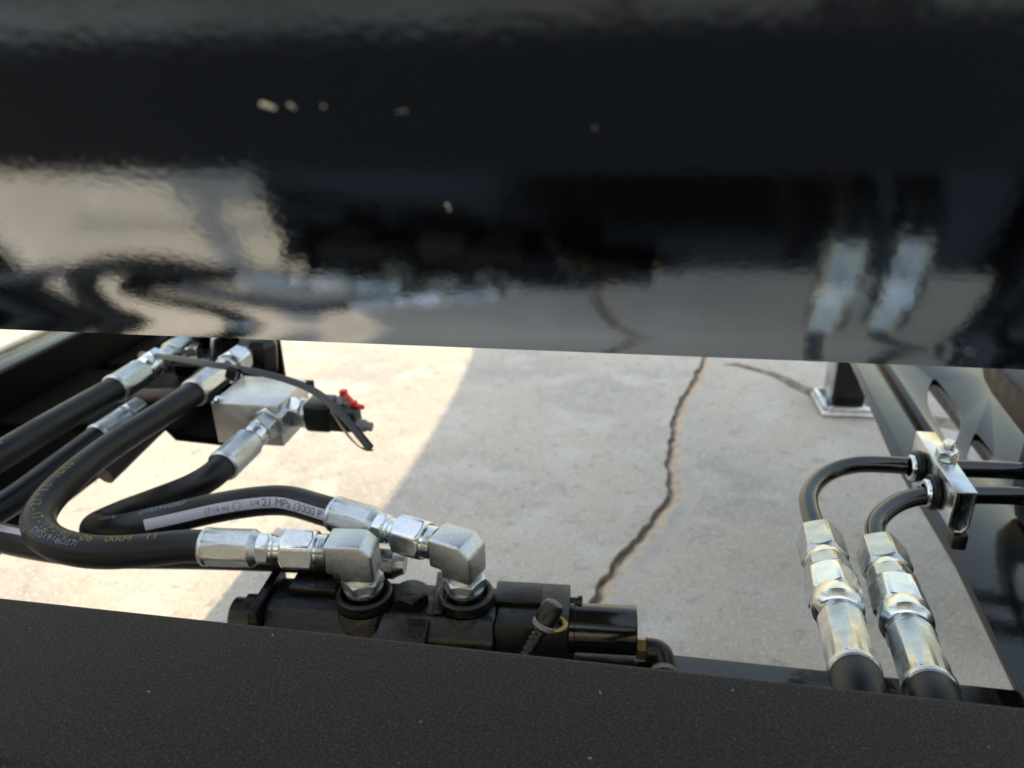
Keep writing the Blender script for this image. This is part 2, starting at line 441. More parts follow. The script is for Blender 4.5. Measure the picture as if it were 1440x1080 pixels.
P = [V((XL + .002, y, z)) for y, z in lin]; m_ = len(P); sh = MB()
sh.add(P + [p + V((XR - XL - .004, 0, 0)) for p in P], [(k, (k + 1) % m_, m_ + (k + 1) % m_, m_ + k) for k in range(m_)])
sh.build('inner_reflector', M_REFLECTOR, body, smooth=8)  # added unseen lining, a grey reflector for the tops of the fittings
for fx, fy, fr in ((370, 147, .0006), (377, 149, .0006), (384, 152, .0005), (408, 148, .0004), (413, 152, .0003), (455, 150, .0003), (560, 158, .0002), (569, 156, .00025), (629, 288, .0005), (632, 295, .0004), (836, 180, .0002), (312, 224, .0002)):
    r = CW @ V(((fx - CX) / F_PX, (fy - CY) / F_PX, 1)); o_ = CAM_POS
    A = r.y ** 2 + r.z ** 2; B = (o_.y - BY) * r.y + (o_.z - BZC) * r.z; Cc = (o_.y - BY) ** 2 + (o_.z - BZC) ** 2 - BR ** 2
    q = o_ + r * ((-B - math.sqrt(B * B - A * Cc)) / A); nn = V((0, q.y - BY, q.z - BZC)).normalized()
    MB().lathe(q - nn * .0001, nn, [(0, fr), (fr * .3, fr * .85), (fr * .5, fr * .4)], 10).build('pale_fleck', M_FLECK, body)  # small pale discs laid on the sheet

# ================================================================== NEAR DECK TUBE AND CROSS RAIL
DX = -1.1
M_LINT = mat('lint', (.32, .32, .34), .8)
dk = MB().prism([(DX, .141, .49), (DX, .212, .49), (DX, .212, .55), (DX, .141, .55)], (1.6 - DX, 0, 0)).build('deck_tube', M_POWDER, bevel=.0022, segs=4)
tag(dk, 'wide matt black powder coated tube across the foreground', 'deck')
fl = random.Random(5)
for _ in range(9):
    x, y = fl.uniform(-.24, .13), fl.uniform(.165, .208); a_ = fl.uniform(0, 3.1); L_ = fl.uniform(.0003, .001)
    MB().bar((x, y, .5501), (x + math.cos(a_) * L_, y + math.sin(a_) * L_, .5501), .0002, .00025).build('lint_fleck', M_LINT, dk)
RY, RX = .400, -.275
rl = MB().prism([(RX, .16, .335), (RX, RY, .335), (RX, RY, .385), (RX, .16, .385)], (.78, 0, 0)).build('cross_rail', M_FRAME, bevel=.002, segs=3)
tag(rl, 'black cross rail below the two crimped hose ends, behind the deck edge', 'rail')

blocker = MB().prism([(-1.6, -1.5, .300), (-1.6, .128, .300), (-1.6, .128, .306), (-1.6, -1.5, .306)], (3.2, 0, 0)).build('bounce_blocker', M_BLOCKER, bevel=.001)  # added out of view to keep sunlit ground bounce off the valve and hoses
tag(blocker, 'dark grey step plate below the near tube, faint along the top of the mirror hood', 'step')

# ================================================================== LEFT FRAME
FX = -.62
lf = thing('side_frame', (FX, .7, .30), 'black steel side frame at the left edge behind the hoses', 'frame')
MB().box((FX - .004, .60, .386), (.008, .50, .168)).build('web_plate', M_MATTE, lf, bevel=.001)
MB().box((FX - .026, .60, .4665), (.036, .50, .007)).build('top_flange', M_FRAME, lf, bevel=.001)
MB().box((FX - .0468, .60, .470), (.0055, .50, .012)).build('edge_sky_glint', M_GALV, lf, bevel=.0012)  # added bright strip imitating the sky's reflection along the flange edge
MB().box((FX + .014, .78, .39), (.030, .10, .075)).build('gusset', M_MATTE, lf, bevel=.003)
# bracket carrying the manifold
br = thing('manifold_bracket', (-.42, .60, .40), 'black bracket plate reaching from the left frame under the aluminium block', 'bracket')
zb = .432
poly = [(FX + .004, .565), (-.50, .575), (-.475, .592), (-.452, .588), (-.425, .566), (-.375, .562), (-.345, .565), (-.345, .70), (FX + .004, .70)]
MB().prism([(x, y, zb - .008) for x, y in poly], (0, 0, .008)).build('plate', M_MATTE, br, bevel=.001)
MB().prism([(-.50, .69, zb + .0005), (-.375, .69, zb + .0005), (-.375, .69, .50), (-.50, .69, .50)], (0, .008, 0)).build('upright', M_MATTE, br, bevel=.001)
MB().sweep(spline([(-.54, .640, zb + .001), (-.50, .632, zb + .003), (-.46, .640, zb + .002), (-.43, .636, zb + .003), (-.40, .640, zb + .001)]), .008, 12).build('weld_bead', M_RUST, br)

# ================================================================== HYDRAULIC PARTS
def ferrule(parent, p, d, L, r, name='ferrule', m=M_ZINC_D, facets=8, tail=.006):
    """crimped sleeve; p = hose side end, d = towards the fitting"""
    def rf(t, a, rr):
        k = 1
        if .10 * L < t < .97 * L:
            q = (a % (2 * math.pi / facets)) - math.pi / facets
            k = min(1, math.cos(math.pi / facets) * .992 / math.cos(q) + .012)
        return rr * k
    prof = [(0, r * .90), (.0012, r * .985), (.003, r * 1.0), (.09 * L, r * 1.0), (.12 * L, r * .985), (.5 * L, r * .985), (.93 * L, r * .985), (.97 * L, r * .97), (L, r * .90), (L + tail * .6, r * .72), (L + tail, r * .66)]
    return MB().lathe(p, d, prof, 64, rad_fn=rf).build(name, m, parent, smooth=28)
def thread(parent, p, d, L, r, m=M_ZINC, pitch=.0016, name='thread'):
    prof = []; n = int(L / pitch)
    for i in range(n): prof += [(i * pitch, r), (i * pitch + pitch * .5, r * .93)]
    prof.append((L, r)); return MB().lathe(p, d, prof, 40).build(name, m, parent, smooth=20)
def hose_end(parent, p, d, r=.0125, L=.034, nut_af=.0245, ref=None, ph=0., m=M_ZINC, mf=M_ZINC_D):
    """crimp sleeve, hex, stem and swivel nut, starting on the hose side; returns the fitting side"""
    d = V(d).normalized(); p = V(p)
    ferrule(parent, p, d, L, r, m=mf)
    q = p + d * (L + .003)
    MB().hexnut(q, d, .0085, .0185, ref, .001, .0015, ph).build('stem_hex', m, parent)
    MB().lathe(q + d * .008, d, [(0, .0085), (.0025, .0085), (.0035, .0075), (.011, .0075), (.0125, .0095), (.016, .0105)], 36).build('stem', m, parent)
    MB().hexnut(q + d * .0165, d, .0215, nut_af, ref, .0028, .0022, ph).build('swivel_nut', m, parent)
    return q + d * .038

def elbow(c, d, zport, label):
    """forged 90 degree elbow: corner axis point c, leg towards d (horizontal), foot going straight down to zport"""
    d = V(d); d.z = 0; d.normalize(); side = d.cross(V((0, 0, 1)))
    t = thing('elbow_fitting', (c.x, c.y, zport), label, 'pipe fitting', 'elbow fittings on the valve')
    h = .0108; Lh = .0195; Lv = .0165
    P2 = [(-h, -Lv), (-h, h * .35), (-h * .35, h), (Lh, h), (Lh, -h), (h * 1.02, -h * 1.02), (h, -Lv)]
    P3 = [c + d * a + V((0, 0, b)) - side * h for a, b in P2]
    body_ = MB().prism(P3, side * (2 * h)).build('elbow_body', M_ZINC_D, t, bevel=.0023, segs=3, bev_angle=25)
    thread(t, c + d * Lh, d, .0075, .0106)
    z0 = c.z - Lv
    MB().lathe((c.x, c.y, z0 + .002), (0, 0, -1), [(0, .0100), (.002, .0103), (.004, .0112)], 40).build('neck', M_ZINC_D, t)
    MB().hexnut((c.x, c.y, z0 - .0018), (0, 0, -1), .0075, .0235, d, .0012, .0015, .35).build('lock_nut', M_ZINC_D, t)
    MB().lathe((c.x, c.y, z0 - .009), (0, 0, -1), [(0, .0128), (.0022, .0128), (.003, .011), (.012, .0105)], 40).build('seat_ring', M_ZINC, t)
    return t, c + d * (Lh + .0072)

# ---- elbows on the valve
ZC = .462
e1c, e2c = at(505, 776, z=ZC), at(651, 776, z=ZC)
f1, f2 = at(274, 769, z=.4615), at(471, 720, z=.4635)
d1, d2 = (f1 - e1c).normalized(), (f2 - e2c).normalized()
el1, q1 = elbow(e1c, d1, .425, 'zinc elbow fitting on the left valve port, joined to the looped hose')
el2, q2 = elbow(e2c, d2, .425, 'zinc elbow fitting on the right valve port, joined to the banded hose')
d1 = V((d1.x, d1.y, 0)).normalized(); d2 = V((d2.x, d2.y, 0)).normalized()
HL = .034 + .003 + .038
hs1 = q1 + d1 * HL; hs2 = q2 + d2 * HL               # hose side ends of the sleeves

# ---- hose B: the yellow printed loop
RB = .0107
b_top = at(275, 551, z=.478); bdir = V((0, 1, 0))
hb = thing('hydraulic_hose', (-.40, .40, .44), 'black rubber hose with yellow date print bent in a wide loop', 'hose', 'hydraulic hoses')
pb = [b_top, at(225, 584, z=.477), at(150, 632, z=.475), at(95, 676, z=.473), at(64, 708, z=.471), at(52, 734, z=.469), at(62, 755, z=.467), at(92, 770, z=.465), at(140, 777, z=.463), at(205, 774, z=.462), hs1 + d1 * .012, hs1 - d1 * .004]
PB = Path(spline(pb)); MB().sweep(PB.p, RB).build('rubber_hose', M_RUBBER, hb)
hose_end(hb, hs1, -d1, ph=.15)
ferrule(hb, b_top - bdir * .004, bdir, .044, .0128, m=M_ZINC_D)
MB().lathe(b_top + bdir * .042, bdir, [(0, .009), (.006, .009), (.008, .0115), (.012, .0115), (.013, .009), (.02, .009)], 36).build('stem', M_ZINC_Y, hb)
MB().hexnut(b_top + bdir * .060, bdir, .022, .025, None, .002, .003).build('swivel_nut', M_ZINC, hb)
MB().lathe(b_top + bdir * .080, bdir, [(0, .008), (.03, .008)], 30).build('adapter', M_ZINC, hb)
# ---- hose C: white band, from the aluminium block to the right elbow
RC = .0105
BZ = .4585
bf = at(384, 590, z=BZ)                               # port on the block's front face
c_end = at(312, 657, z=BZ - .002)
hc = thing('hydraulic_hose', (-.30, .45, .40), 'black rubber hose with white pressure band, leaving the aluminium block', 'hose', 'hydraulic hoses')
cdir = (bf - c_end).normalized()
pc = [c_end + cdir * .004, c_end - cdir * .014, at(274, 684, z=.4495), at(222, 704, z=.435), at(174, 721, z=.417), at(141, 735, z=.409), at(133, 742, z=.420), at(140, 746, z=.436), at(176, 743, z=.449), at(240, 729, z=.457), at(320, 711, z=.4615), at(400, 703, z=.4635), hs2 + d2 * .016, hs2 - d2 * .004]
PC = Path(spline(pc)); MB().sweep(PC.p, RC).build('rubber_hose', M_RUBBER, hc)
hose_end(hc, hs2, -d2, ph=.1)
ferrule(hc, c_end, cdir, .040, .0130)
q = c_end + cdir * .044
MB().lathe(q, cdir, [(0, .0085), (.004, .0105), (.010, .0105), (.012, .008), (.014, .008)], 36).build('stem', M_ZINC, hc)
MB().hexnut(q + cdir * .012, cdir, .016, .021, None, .002, .002).build('swivel_nut', M_ZINC_D, hc)
MB().hexnut(q + cdir * .027, cdir, .016, .027, None, .002, .001).build('adapter_hex', M_ZINC_D, hc)
# ---- hose A
ha = thing('hydraulic_hose', (-.475, .45, .46), 'straight black hose running off the left edge, uppermost of the left hoses', 'hose', 'hydraulic hoses')
a1 = at(160, 548, z=.477)
PA = Path(spline([V((-.85, .27, .37)), V((-.66, .285, .41)), V((-.53, .33, .455)), V((-.487, .39, .473)), at(0, 641, z=.476), at(80, 593, z=.477), a1 + V((0, .004, 0))], .008))
MB().sweep(PA.p, .0113).build('rubber_hose', M_RUBBER, ha)
ferrule(ha, a1, (0, 1, 0), .040, .0135)
MB().lathe(a1 + V((0, .044, 0)), (0, 1, 0), [(0, .009), (.003, .0120), (.010, .0125), (.013, .010)], 40).build('stem', M_ZINC, ha)
MB().hexnut(a1 + V((0, .056, 0)), (0, 1, 0), .014, .0255, None, .002, .002).build('swivel_nut', M_ZINC, ha)
MB().lathe(a1 + V((0, .069, 0)), (0, 1, 0), [(0, .0095), (.02, .0095), (.021, .012), (.06, .012)], 36).build('adapter', M_ZINC_Y, ha)
# ---- hose D: behind the loop, white printed, running off to the left
hd = thing('hydraulic_hose', (-.40, .37, .43), 'black hose with white printed band passing low behind the loop at lower left', 'hose', 'hydraulic hoses')
PD = Path(spline([V((-.85, .40, .425)), at(-60, 744, z=.430), at(0, 756, z=.432), at(60, 768, z=.434), at(140, 777, z=.436), at(260, 778, z=.437), at(400, 782, z=.437), at(500, 788, z=.435)], .008))
MB().sweep(PD.p, .0107).build('rubber_hose', M_RUBBER, hd)
dd = (PD.p[-1] - PD.p[-4]).normalized()
ferrule(hd, PD.p[-1] - dd * .004, dd, .032, .0112, m=M_ZINC_Y)
# ---- hose E and F: in the shade between A and B
he = thing('hydraulic_hose', (-.50, .5, .42), 'dark hose in shade below the uppermost left hose, with a dull crimp sleeve', 'hose', 'hydraulic hoses')
PE = Path(spline([V((-.85, .30, .34)), V((-.66, .31, .38)), V((-.55, .345, .415)), at(0, 716, z=.432), at(70, 665, z=.436), at(140, 613, z=.440)], .008))
MB().sweep(PE.p, .0110).build('rubber_hose', M_RUBBER, he)
ferrule(he, PE.p[-1] - V((0, .004, 0)), (.05, 1, 0), .038, .0125)
MB().hexnut(PE.p[-1] + V((0, .040, 0)), (.05, 1, 0), .018, .022, None, .002, .002).build('swivel_nut', M_ZINC_D, he)
hf = thing('hydraulic_hose', (-.43, .62, .44), 'short dark hose glimpsed between the two upper crimp sleeves', 'hose', 'hydraulic hoses')
MB().sweep(spline([V((-.452, .50, .425)), V((-.436, .58, .447)), V((-.425, .66, .462)), V((-.418, .76, .468))]), .0108).build('rubber_hose', M_RUBBER, hf)
ferrule(hf, (-.4205, .73, .4665), (.08, 1, .06), .03, .0128)

# ---- prints on the hoses
sB = PB.seen
YTXT = '02/21   23 - 12 - 17 - 12 - 30   06   0004   11'
vsw, _ = glyphs(YTXT, .0085); wid = max(v.x for v in vsw)
l0, l1 = sB(92, 650), sB(226, 772)
print_on(PB, YTXT, .0085, l0, .10, RB, M_YEL, hb, stretch=(l1 - l0) / wid, ref=(.15, .1, 1), name='date_print')
print_on(PB, 'DSS1916087/', .0062, sB(56, 756), .50, RB, M_WHT, hb, stretch=1.05, ref=(0, 0, 1), name='white_print')
print_on(PB, '/A0220 A4', .0062, sB(48, 722), 1.0, RB, M_WHT, hb, ref=(0, 0, 1), name='white_print', stretch=.8)
print_on(PA, 'JAD60916114', .0060, PA.seen(0, 632) - .030, .25, .0113, M_WHT, ha, name='white_print')
print_on(PC, 'DSS1916087', .0062, PC.seen(203, 735), .10, RC, M_WHT, hc, name='white_print', rev=False)
print_on(PC, 'A0220 A/', .0062, PC.seen(150, 745), .10, RC, M_WHT, hc, name='white_print')
print_on(PC, 'I-I-III-3-I', .0030, PC.seen(282, 716), -.35, RC, M_WHT, hc, name='white_print')
def band(path, l0, l1, a0, half, r, m, parent, ref=(0, 0, 1), name='print_band'):
    n = max(8, int((l1 - l0) / .004)); k = 10; vs, fs = [], []
    for i in range(n + 1):
        for j in range(k + 1): vs.append(around(path, l0 + (l1 - l0) * i / n, a0 - half + 2 * half * j / k, r * 1.003 + .00006, ref))
    for i in range(n):
        for j in range(k): fs.append((i * (k + 1) + j, i * (k + 1) + j + 1, (i + 1) * (k + 1) + j + 1, (i + 1) * (k + 1) + j))
    return MB().add(vs, fs).build(name, m, parent, smooth=180)
lb0, lb1 = PC.seen(215, 745), PC.L[-1] - .004
band(PC, lb0, lb1, 1.15, .36, RC, M_STRIPE, hc)
lt = PC.seen(372, 706)
TX = '21 MPa (3000 P'
vsw, _ = glyphs(TX, .0076); wid = max(v.x for v in vsw)
print_on(PC, TX, .0076, lt, 1.13, RC, M_INK, hc, stretch=(PC.L[-1] - .006 - lt) / wid, name='pressure_print')
print_on(PC, '(7/16 m)', .0054, PC.seen(294, 718), 1.15, RC, M_INK, hc, name='pressure_print', stretch=.9)
print_on(PC, '1/4', .0056, PC.seen(353, 708), 1.13, RC, M_INK, hc, name='pressure_print')
# outlined shield mark between the two
vs, fs = [], []
lm = PC.seen(341, 709)
for i in range(14):
    a = 2 * math.pi * i / 14
    for k in (.0024, .0028):
        x = math.cos(a) * k; y = math.sin(a) * k - (.0009 if math.sin(a) < -.5 else 0)
        vs.append(around(PC, lm + x, 1.14 - y / RC, RC * 1.006 + .00012))
for i in range(14): fs.append((2 * i, 2 * i + 1, (2 * i + 3) % 28, (2 * i + 2) % 28))
MB().add(vs, fs).build('shield_mark', M_INK, hc, smooth=180)
band(PD, PD.seen(-60, 740), PD.seen(60, 760), .15, .25, .0107, M_STRIPE, hd)
print_on(PD, '- 2000 P.S.I. -', .0050, PD.seen(-8, 750), .15, .0107, M_INK, hd, name='pressure_print')

# ================================================================== ALUMINIUM BLOCK WITH COIL
ab = thing('manifold_block', (-.338, .575, .432), 'square aluminium manifold block with a black coil and red clip', 'valve block')
BX0, BX1, BY0, BY1, BZ0, BZ1 = -.369, -.307, .5475, .607, .436, .475
MB().box(((BX0 + BX1) / 2, (BY0 + BY1) / 2, (BZ0 + BZ1) / 2), (BX1 - BX0, BY1 - BY0, BZ1 - BZ0)).build('block', M_ALU, ab, bevel=.0008)
MB().hexnut((BX1 - .0002, .572, .4575), (1, 0, 0), .012, .026, (0, 0, 1), .001, .002).build('cartridge_hex', M_ZINC, ab)
MB().lathe((BX1 + .0115, .572, .4575), (1, 0, 0), [(0, .0115), (.004, .0115)], 32).build('washer', M_ZINC_D, ab)
MB().box((BX1 + .028, .572, .4585), (.025, .027, .027)).build('coil', M_PLAST, ab, bevel=.004, segs=3)
MB().box((BX1 + .051, .568, .4565), (.024, .018, .019)).build('connector_shell', M_PLAST, ab, bevel=.0015)
MB().lathe((BX1 + .0400, .582, .4625), (1, 0, 0), [(0, .008), (.006, .008), (.007, .0065), (.012, .0065)], 30).build('coil_nut', M_GREYP, ab)
MB().lathe((BX1 + .0625, .564, .453), (1, .0, -.1), [(0, .0055), (.008, .0055), (.010, .004), (.014, .004)], 24).build('plug', M_GREYP, ab)
cl = MB()
ck = [(.044, .584, .475), (.050, .580, .473), (.055, .576, .469), (.061, .573, .467), (.068, .570, .467)]
cl.sweep(spline([V((BX1 + a, b, c)) for a, b, c in ck], .002), .0021, 12)
cl.box((BX1 + .046, .582, .4745), (.006, .006, .005)); cl.box((BX1 + .058, .5745, .468), (.005, .005, .005))
cl.build('locking_clip', M_RED, ab, bevel=.0008)
MB().lathe((BX0 + .006, BY0 + .003, BZ1 - .0004), (0, 0, 1), [(0, .004), (.003, .004), (.0045, .0025)], 24).build('plug_screw', M_ZINC, ab)

# ================================================================== STRAP
zs = .500
S = spline([at(196, 498, z=.482), at(240, 503, z=.492), at(300, 513, z=.500), at(345, 520, z=.501), at(400, 533, z=.500), at(440, 549, z=.499), at(475, 577, z=.496), at(505, 611, z=.488), at(521, 631, z=.482)], .003)
st = MB(); st.sweep(S, .003, 14, flat=(.0010, .0032), ref=(0, -.75, 1))
S2 = spline([at(521, 631, z=.482), at(514, 633, z=.478), at(498, 622, z=.474), at(482, 602, z=.470), at(470, 583, z=.467), at(464, 574, z=.466)], .003)
sp = thing('cable_tie', S[0], 'thin black strap hanging in a loop across the aluminium block', 'strap')
st.build('strap', M_PLAST, sp)
m2 = MB(); m2.sweep(S2, .001, 10, flat=(.0030, .0006), ref=(0, -.75, 1)); m2.build('folded_tail', M_PLAST, sp)
MB().box(at(326, 524, z=.499), (.009, .007, .012), Matrix.Rotation(.4, 3, 'Y')).build('buckle', M_PLAST, sp, bevel=.0015)
MB().bar(at(428, 548, z=.497), at(434, 535, z=.503), .003, .0015).build('tail_tip', M_PLAST, sp)

# ---- bulkhead fittings under the panel edge at the far left
bk = thing('bulkhead_fitting', (-.42, .74, .44), 'bright zinc bolt and clip plate tucked under the panel edge at left', 'fitting', 'fittings under the panel edge')
p = at(268, 490, z=.476)
MB().hexnut(p + V((0, 0, -.008)), (0, 0, 1), .012, .019, None, .001, .002).build('bolt_head', M_ZINC, bk)
MB().lathe(p + V((0, 0, -.010)), (0, 0, 1), [(0, .016), (.0025, .016)], 36).build('washer', M_ZINC, bk)
MB().box(p + V((.016, .006, -.012)), (.075, .040, .005)).build('clip_plate', M_ZINC_D, bk, bevel=.001)
MB().box(p + V((.034, .0, .004)), (.004, .034, .030), Matrix.Rotation(.25, 3, 'Y')).build('clip_tab', M_ZINC, bk, bevel=.0008)
bk2 = thing('bulkhead_fitting', (-.35, .70, .44), 'dark capped zinc fitting under the panel edge above the aluminium block', 'fitting', 'fittings under the panel edge')
p = at(338, 498, z=.474)
MB().lathe(p + V((.012, .01, -.02)), (.1, 0, 1), [(0, .020), (.030, .020), (.036, .016)], 8).build('cap', M_SATIN, bk2, bevel=.001)
MB().hexnut(p + V((-.012, -.012, -.012)), (.3, -.4, 1), .014, .013, None, .001, .002).build('bolt_head', M_ZINC, bk2)
MB().hexnut(p + V((.004, -.018, -.02)), (.2, -.8, .6), .016, .016, None, .001, .002).build('plug', M_ZINC, bk2)

# ================================================================== VALVE BODY
vb = thing('control_valve', (-.13, .385, .385), 'black cast valve body with two ports behind the deck edge', 'valve')
ax0 = at(330, 866, z=.402); ax1 = at(893, 897, z=.402)
vx = V((ax1.x - ax0.x, ax1.y - ax0.y, 0)).normalized(); vy = V((-vx.y, vx.x, 0)); VR = Matrix((vx, vy, V((0, 0, 1)))).transposed()
vp = lambda s, t, z: V((ax0.x, ax0.y, 0)) + vx * s + vy * t + V((0, 0, z))
sx = lambda px, py, z: (at(px, py, z=z) - V((ax0.x, ax0.y, z))).dot(vx)
s_a, s_b, s_c, s_d = sx(383, 850, .405), sx(470, 850, .415), sx(700, 860, .42), sx(800, 880, .415)
e1s, e2s = (e1c - ax0).dot(vx), (e2c - ax0).dot(vx)
t1_, t2_ = (e1c - ax0).dot(vy), (e2c - ax0).dot(vy)
MB().lathe(vp(0, 0, .402), vx, [(0, .011), (.0015, .013), (s_a + .004, .013)], 40).build('end_tube', M_CAST, vb)
MB().box(vp(s_a + .003, .0, .407), (.007, .050, .040), VR).build('end_flange', M_CAST, vb, bevel=.0015)
MB().prism([vp(s_a + .0068, -.024, .388), vp(s_a + .0068, -.024, .412), vp(s_a + .0068, -.014, .4235), vp(s_a + .0068, .016, .4235), vp(s_a + .0068, .024, .414), vp(s_a + .0068, .024, .388)], vx * (s_c - s_a - .007)).build('casting', M_CAST, vb, bevel=.0022, segs=3)
for s, t in ((e1s, t1_), (e2s, t2_)):
    MB().lathe(vp(s, t, .405), (0, 0, 1), [(0, .0225), (.012, .0205), (.0185, .0185), (.0186, .0145)], 48).build('port_boss', M_CAST, vb)
    MB().ring(vp(s, t, .4236), (0, 0, 1), .0142, .0180, .0085).build('port_collar', M_CAST, vb)
# front shelf with the cast lower mouldings
MB().prism([vp(e1s + .012, -.040, .389), vp(e1s + .012, -.040, .408), vp(e1s + .014, -.018, .4245), vp(e2s - .022, -.018, .4245), vp(e2s - .022, -.040, .408), vp(e2s - .022, -.040, .389)][:3] + [vp(e1s + .014, -.018, .389)], vx * (e2s - e1s - .034)).build('front_shelf', M_CAST, vb, bevel=.0015)
MB().hexnut(vp((e1s + e2s) / 2 - .003, .0, .4228), (0, 0, 1), .0085, .0215, vx, .0, .0015, .25).build('plug_bolt', M_CAST, vb, bevel=.0008)
MB().prism([vp((e1s + e2s) / 2 + .014, -.016, .4232), vp((e1s + e2s) / 2 + .021, -.014, .4232), vp((e1s + e2s) / 2 + .022, .024, .4232), vp((e1s + e2s) / 2 + .009, .026, .4232)], (0, 0, .0045)).build('rib', M_CAST, vb, bevel=.0015)
for (a, b) in ((s_a + .020, s_a + .045), (e1s + .02, e2s - .02), (e2s - .010, e2s + .014)):
    MB().sweep(spline([vp(a, -.030, .395), vp((a + b) / 2, -.034, .3985), vp(b, -.030, .395)]), .0055, 14).build('moulding', M_CAST, vb)
MB().box(vp(s_a - .003, -.008, .4215), (.010, .009, .008), VR).build('stop_screw', M_CAST, vb, bevel=.0015)
MB().box(vp(s_a + .035, .010, .4262), (.032, .022, .006), VR).build('cover_plate', M_CAST, vb, bevel=.0012)
MB().lathe(vp(e1s - .016, .016, .424), (0, 0, 1), [(0, .012), (.010, .012), (.012, .010)], 36).build('raised_boss', M_CAST, vb)
MB().box(vp((s_c + s_d) / 2, .002, .405), (s_d - s_c, .044, .036), VR).build('spool_housing', M_SATIN, vb, bevel=.001)
MB().box(vp(s_c + .012, .010, .4245), (.030, .020, .004), VR).build('shoulder', M_SATIN, vb, bevel=.001)
MB().lathe(vp(s_d + .0002, .004, .4045), vx, [(0, .0165), (.003, .0165), (.0035, .0155), (sx(895, 895, .405) - s_d - .001, .0155), (sx(895, 895, .405) - s_d, .0148)], 48).build('solenoid_tube', M_FRAME, vb)
MB().lathe(vp(s_d - .001, .012, .4185), vx, [(0, .003), (.006, .003), (.006, .0042), (.009, .0042)], 20).build('terminal_screw', M_PLAST, vb)
sE = sx(895, 895, .405)
MB().hexnut(vp(sE + .0002, .0, .3935), vx, .0065, .0125, None, .0008, .0008).build('brass_hex', M_BRASS, vb)

# ---- sensor plugs and leads
sc = thing('sensor_lead', vp(s_d - .012, -.012, .423), 'ribbed grey sensor lead with angled black plug and brass ring on the valve', 'cable', 'sensor leads')
k0 = at(770, 869, z=.431); top = at(781, 846, z=.441); low = at(764, 880, z=.427)
kd = (top - low).normalized()
MB().lathe(low, kd, [(0, .0058), (.003, .0068), (.005, .0068), ((top - low).length - .004, .0068), ((top - low).length - .001, .0055), ((top - low).length, .003)], 32).build('plug_body', M_PLAST, sc)
MB().ring(low - kd * .001, kd, .0052, .0074, .0035, 32).build('collar', M_GREYP, sc)
MB().ring(at(782, 880, z=.4235) - V((0, 0, .001)), (0, 0, 1), .004, .0072, .0035, 32).build('brass_ring', M_BRASS, sc)
cable = spline([low + kd * .002, at(757, 892, z=.424), at(745, 910, z=.418), at(735, 930, z=.41), at(725, 960, z=.40)], .0015)
MB().sweep(cable, lambda u: .0036 + .0006 * (math.sin(u * 80) > .2), 18).build('cable', M_PLAST, sc)
s2 = thing('sensor_lead', vp(sE + .02, .0, .39), 'small black elbow plug at the right end of the valve tube', 'cable', 'sensor leads')
o = vp(sE + .0066, .0, .3935)
MB().sweep(spline([o, o + vx * .004, o + vx * .009 + V((0, 0, -.001)), o + vx * .0115 + V((0, -.006, -.004)), o + vx * .0118 + V((0, -.016, -.009))], .0015), .0072, 22).build('plug_body', M_PLAST, s2)
q = o + vx * .0118 + V((0, -.010, -.0065))
MB().ring(q, (0, -1, -.3), .0060, .0082, .003, 30).build('collar', M_GREYP, s2)
MB().sweep(spline([q, q + V((0, -.02, -.008)), q + V((-.005, -.06, -.03))]), .0042, 18).build('cable', M_PLAST, s2)

# ================================================================== RIGHT: STEEL PIPES, CRIMPED HOSES, CLAMP, FRAME
PZ2 = .46
def pipe_and_hose(ptsx, n0, n1, seq, which, lab_p, lab_h):
    t = thing('steel_pipe', (n0.x, n0.y, PZ2), lab_p, 'pipe', 'bent steel pipes')
    MB().sweep(spline(ptsx, .003), .0063, 30).build('tube', M_PIPE, t)
    d = (n1 - n0).normalized()
    def along(px, py):                                 # distance along the axis of the point seen at a pixel row
        r = CW @ V(((px - CX) / F_PX, (py - CY) / F_PX, 1)); r.normalize()
        w0 = n0 - CAM_POS; b = r.dot(d)
        return (b * r.dot(w0) - d.dot(w0)) / (1 - b * b)
    L = [along(px, py) for px, py in seq]      # nut, adapter, nut, ring, neck, sleeve ends
    MB().hexnut(n0 - d * .001, d, L[0] * .86, .0245, V((0, 0, 1)), .001, .003, .2).build('flare_nut', M_ZINC_Y, t)
    MB().lathe(n0 + d * L[0] * .84, d, [(0, .0118), (L[0] * .1, .0122), (L[0] * .19, .0122)], 40).build('nut_collar', M_ZINC, t)
    h = thing('hydraulic_hose', (n1.x, n1.y, PZ2 - .02), lab_h, 'hose', 'hydraulic hoses')
    MB().hexnut(n0 + d * (L[0] + .0005), d, L[1] - L[0] - .001, .0235, V((0, 0, 1)), .001, .0008, .2).build('adapter_hex', M_ZINC_Y, h)
    MB().hexnut(n0 + d * L[1], d, L[2] - L[1] + .001, .0255, V((0, 0, 1)), .0028, .0018, .45 if which else .1).build('swivel_nut', M_ZINC, h)
    MB().lathe(n0 + d * (L[2] - .0008), d, [(0, .0128), (.002, .0135), (L[3] - L[2] - .003, .0133), (L[3] - L[2], .0105), (L[3] - L[2] + .001, .0085)], 44).build('nut_ring', M_ZINC, h)
    MB().lathe(n0 + d * (L[3] - .002), d, [(0, .0085), (.004, .0085), (.006, .0105), (.010, .0112)], 40).build('neck', M_ZINC, h)
    ferrule(h, n0 + d * L[5], -d, L[5] - L[4], .0122, m=M_ZINC_Y, tail=.003)
    e = n0 + d * L[5]
    MB().sweep(spline([e - d * .006, e + d * .012, e + d * .05 + V((0, 0, -.024)), e + d * .12 + V((0, 0, -.075)), e + d * .2 + V((0, 0, -.13))]), .0112, 30).build('rubber_hose', M_RUBBER, h)
    return t, h
n0, n1 = at(1152, 757, z=PZ2), at(1204, 955, z=.482)
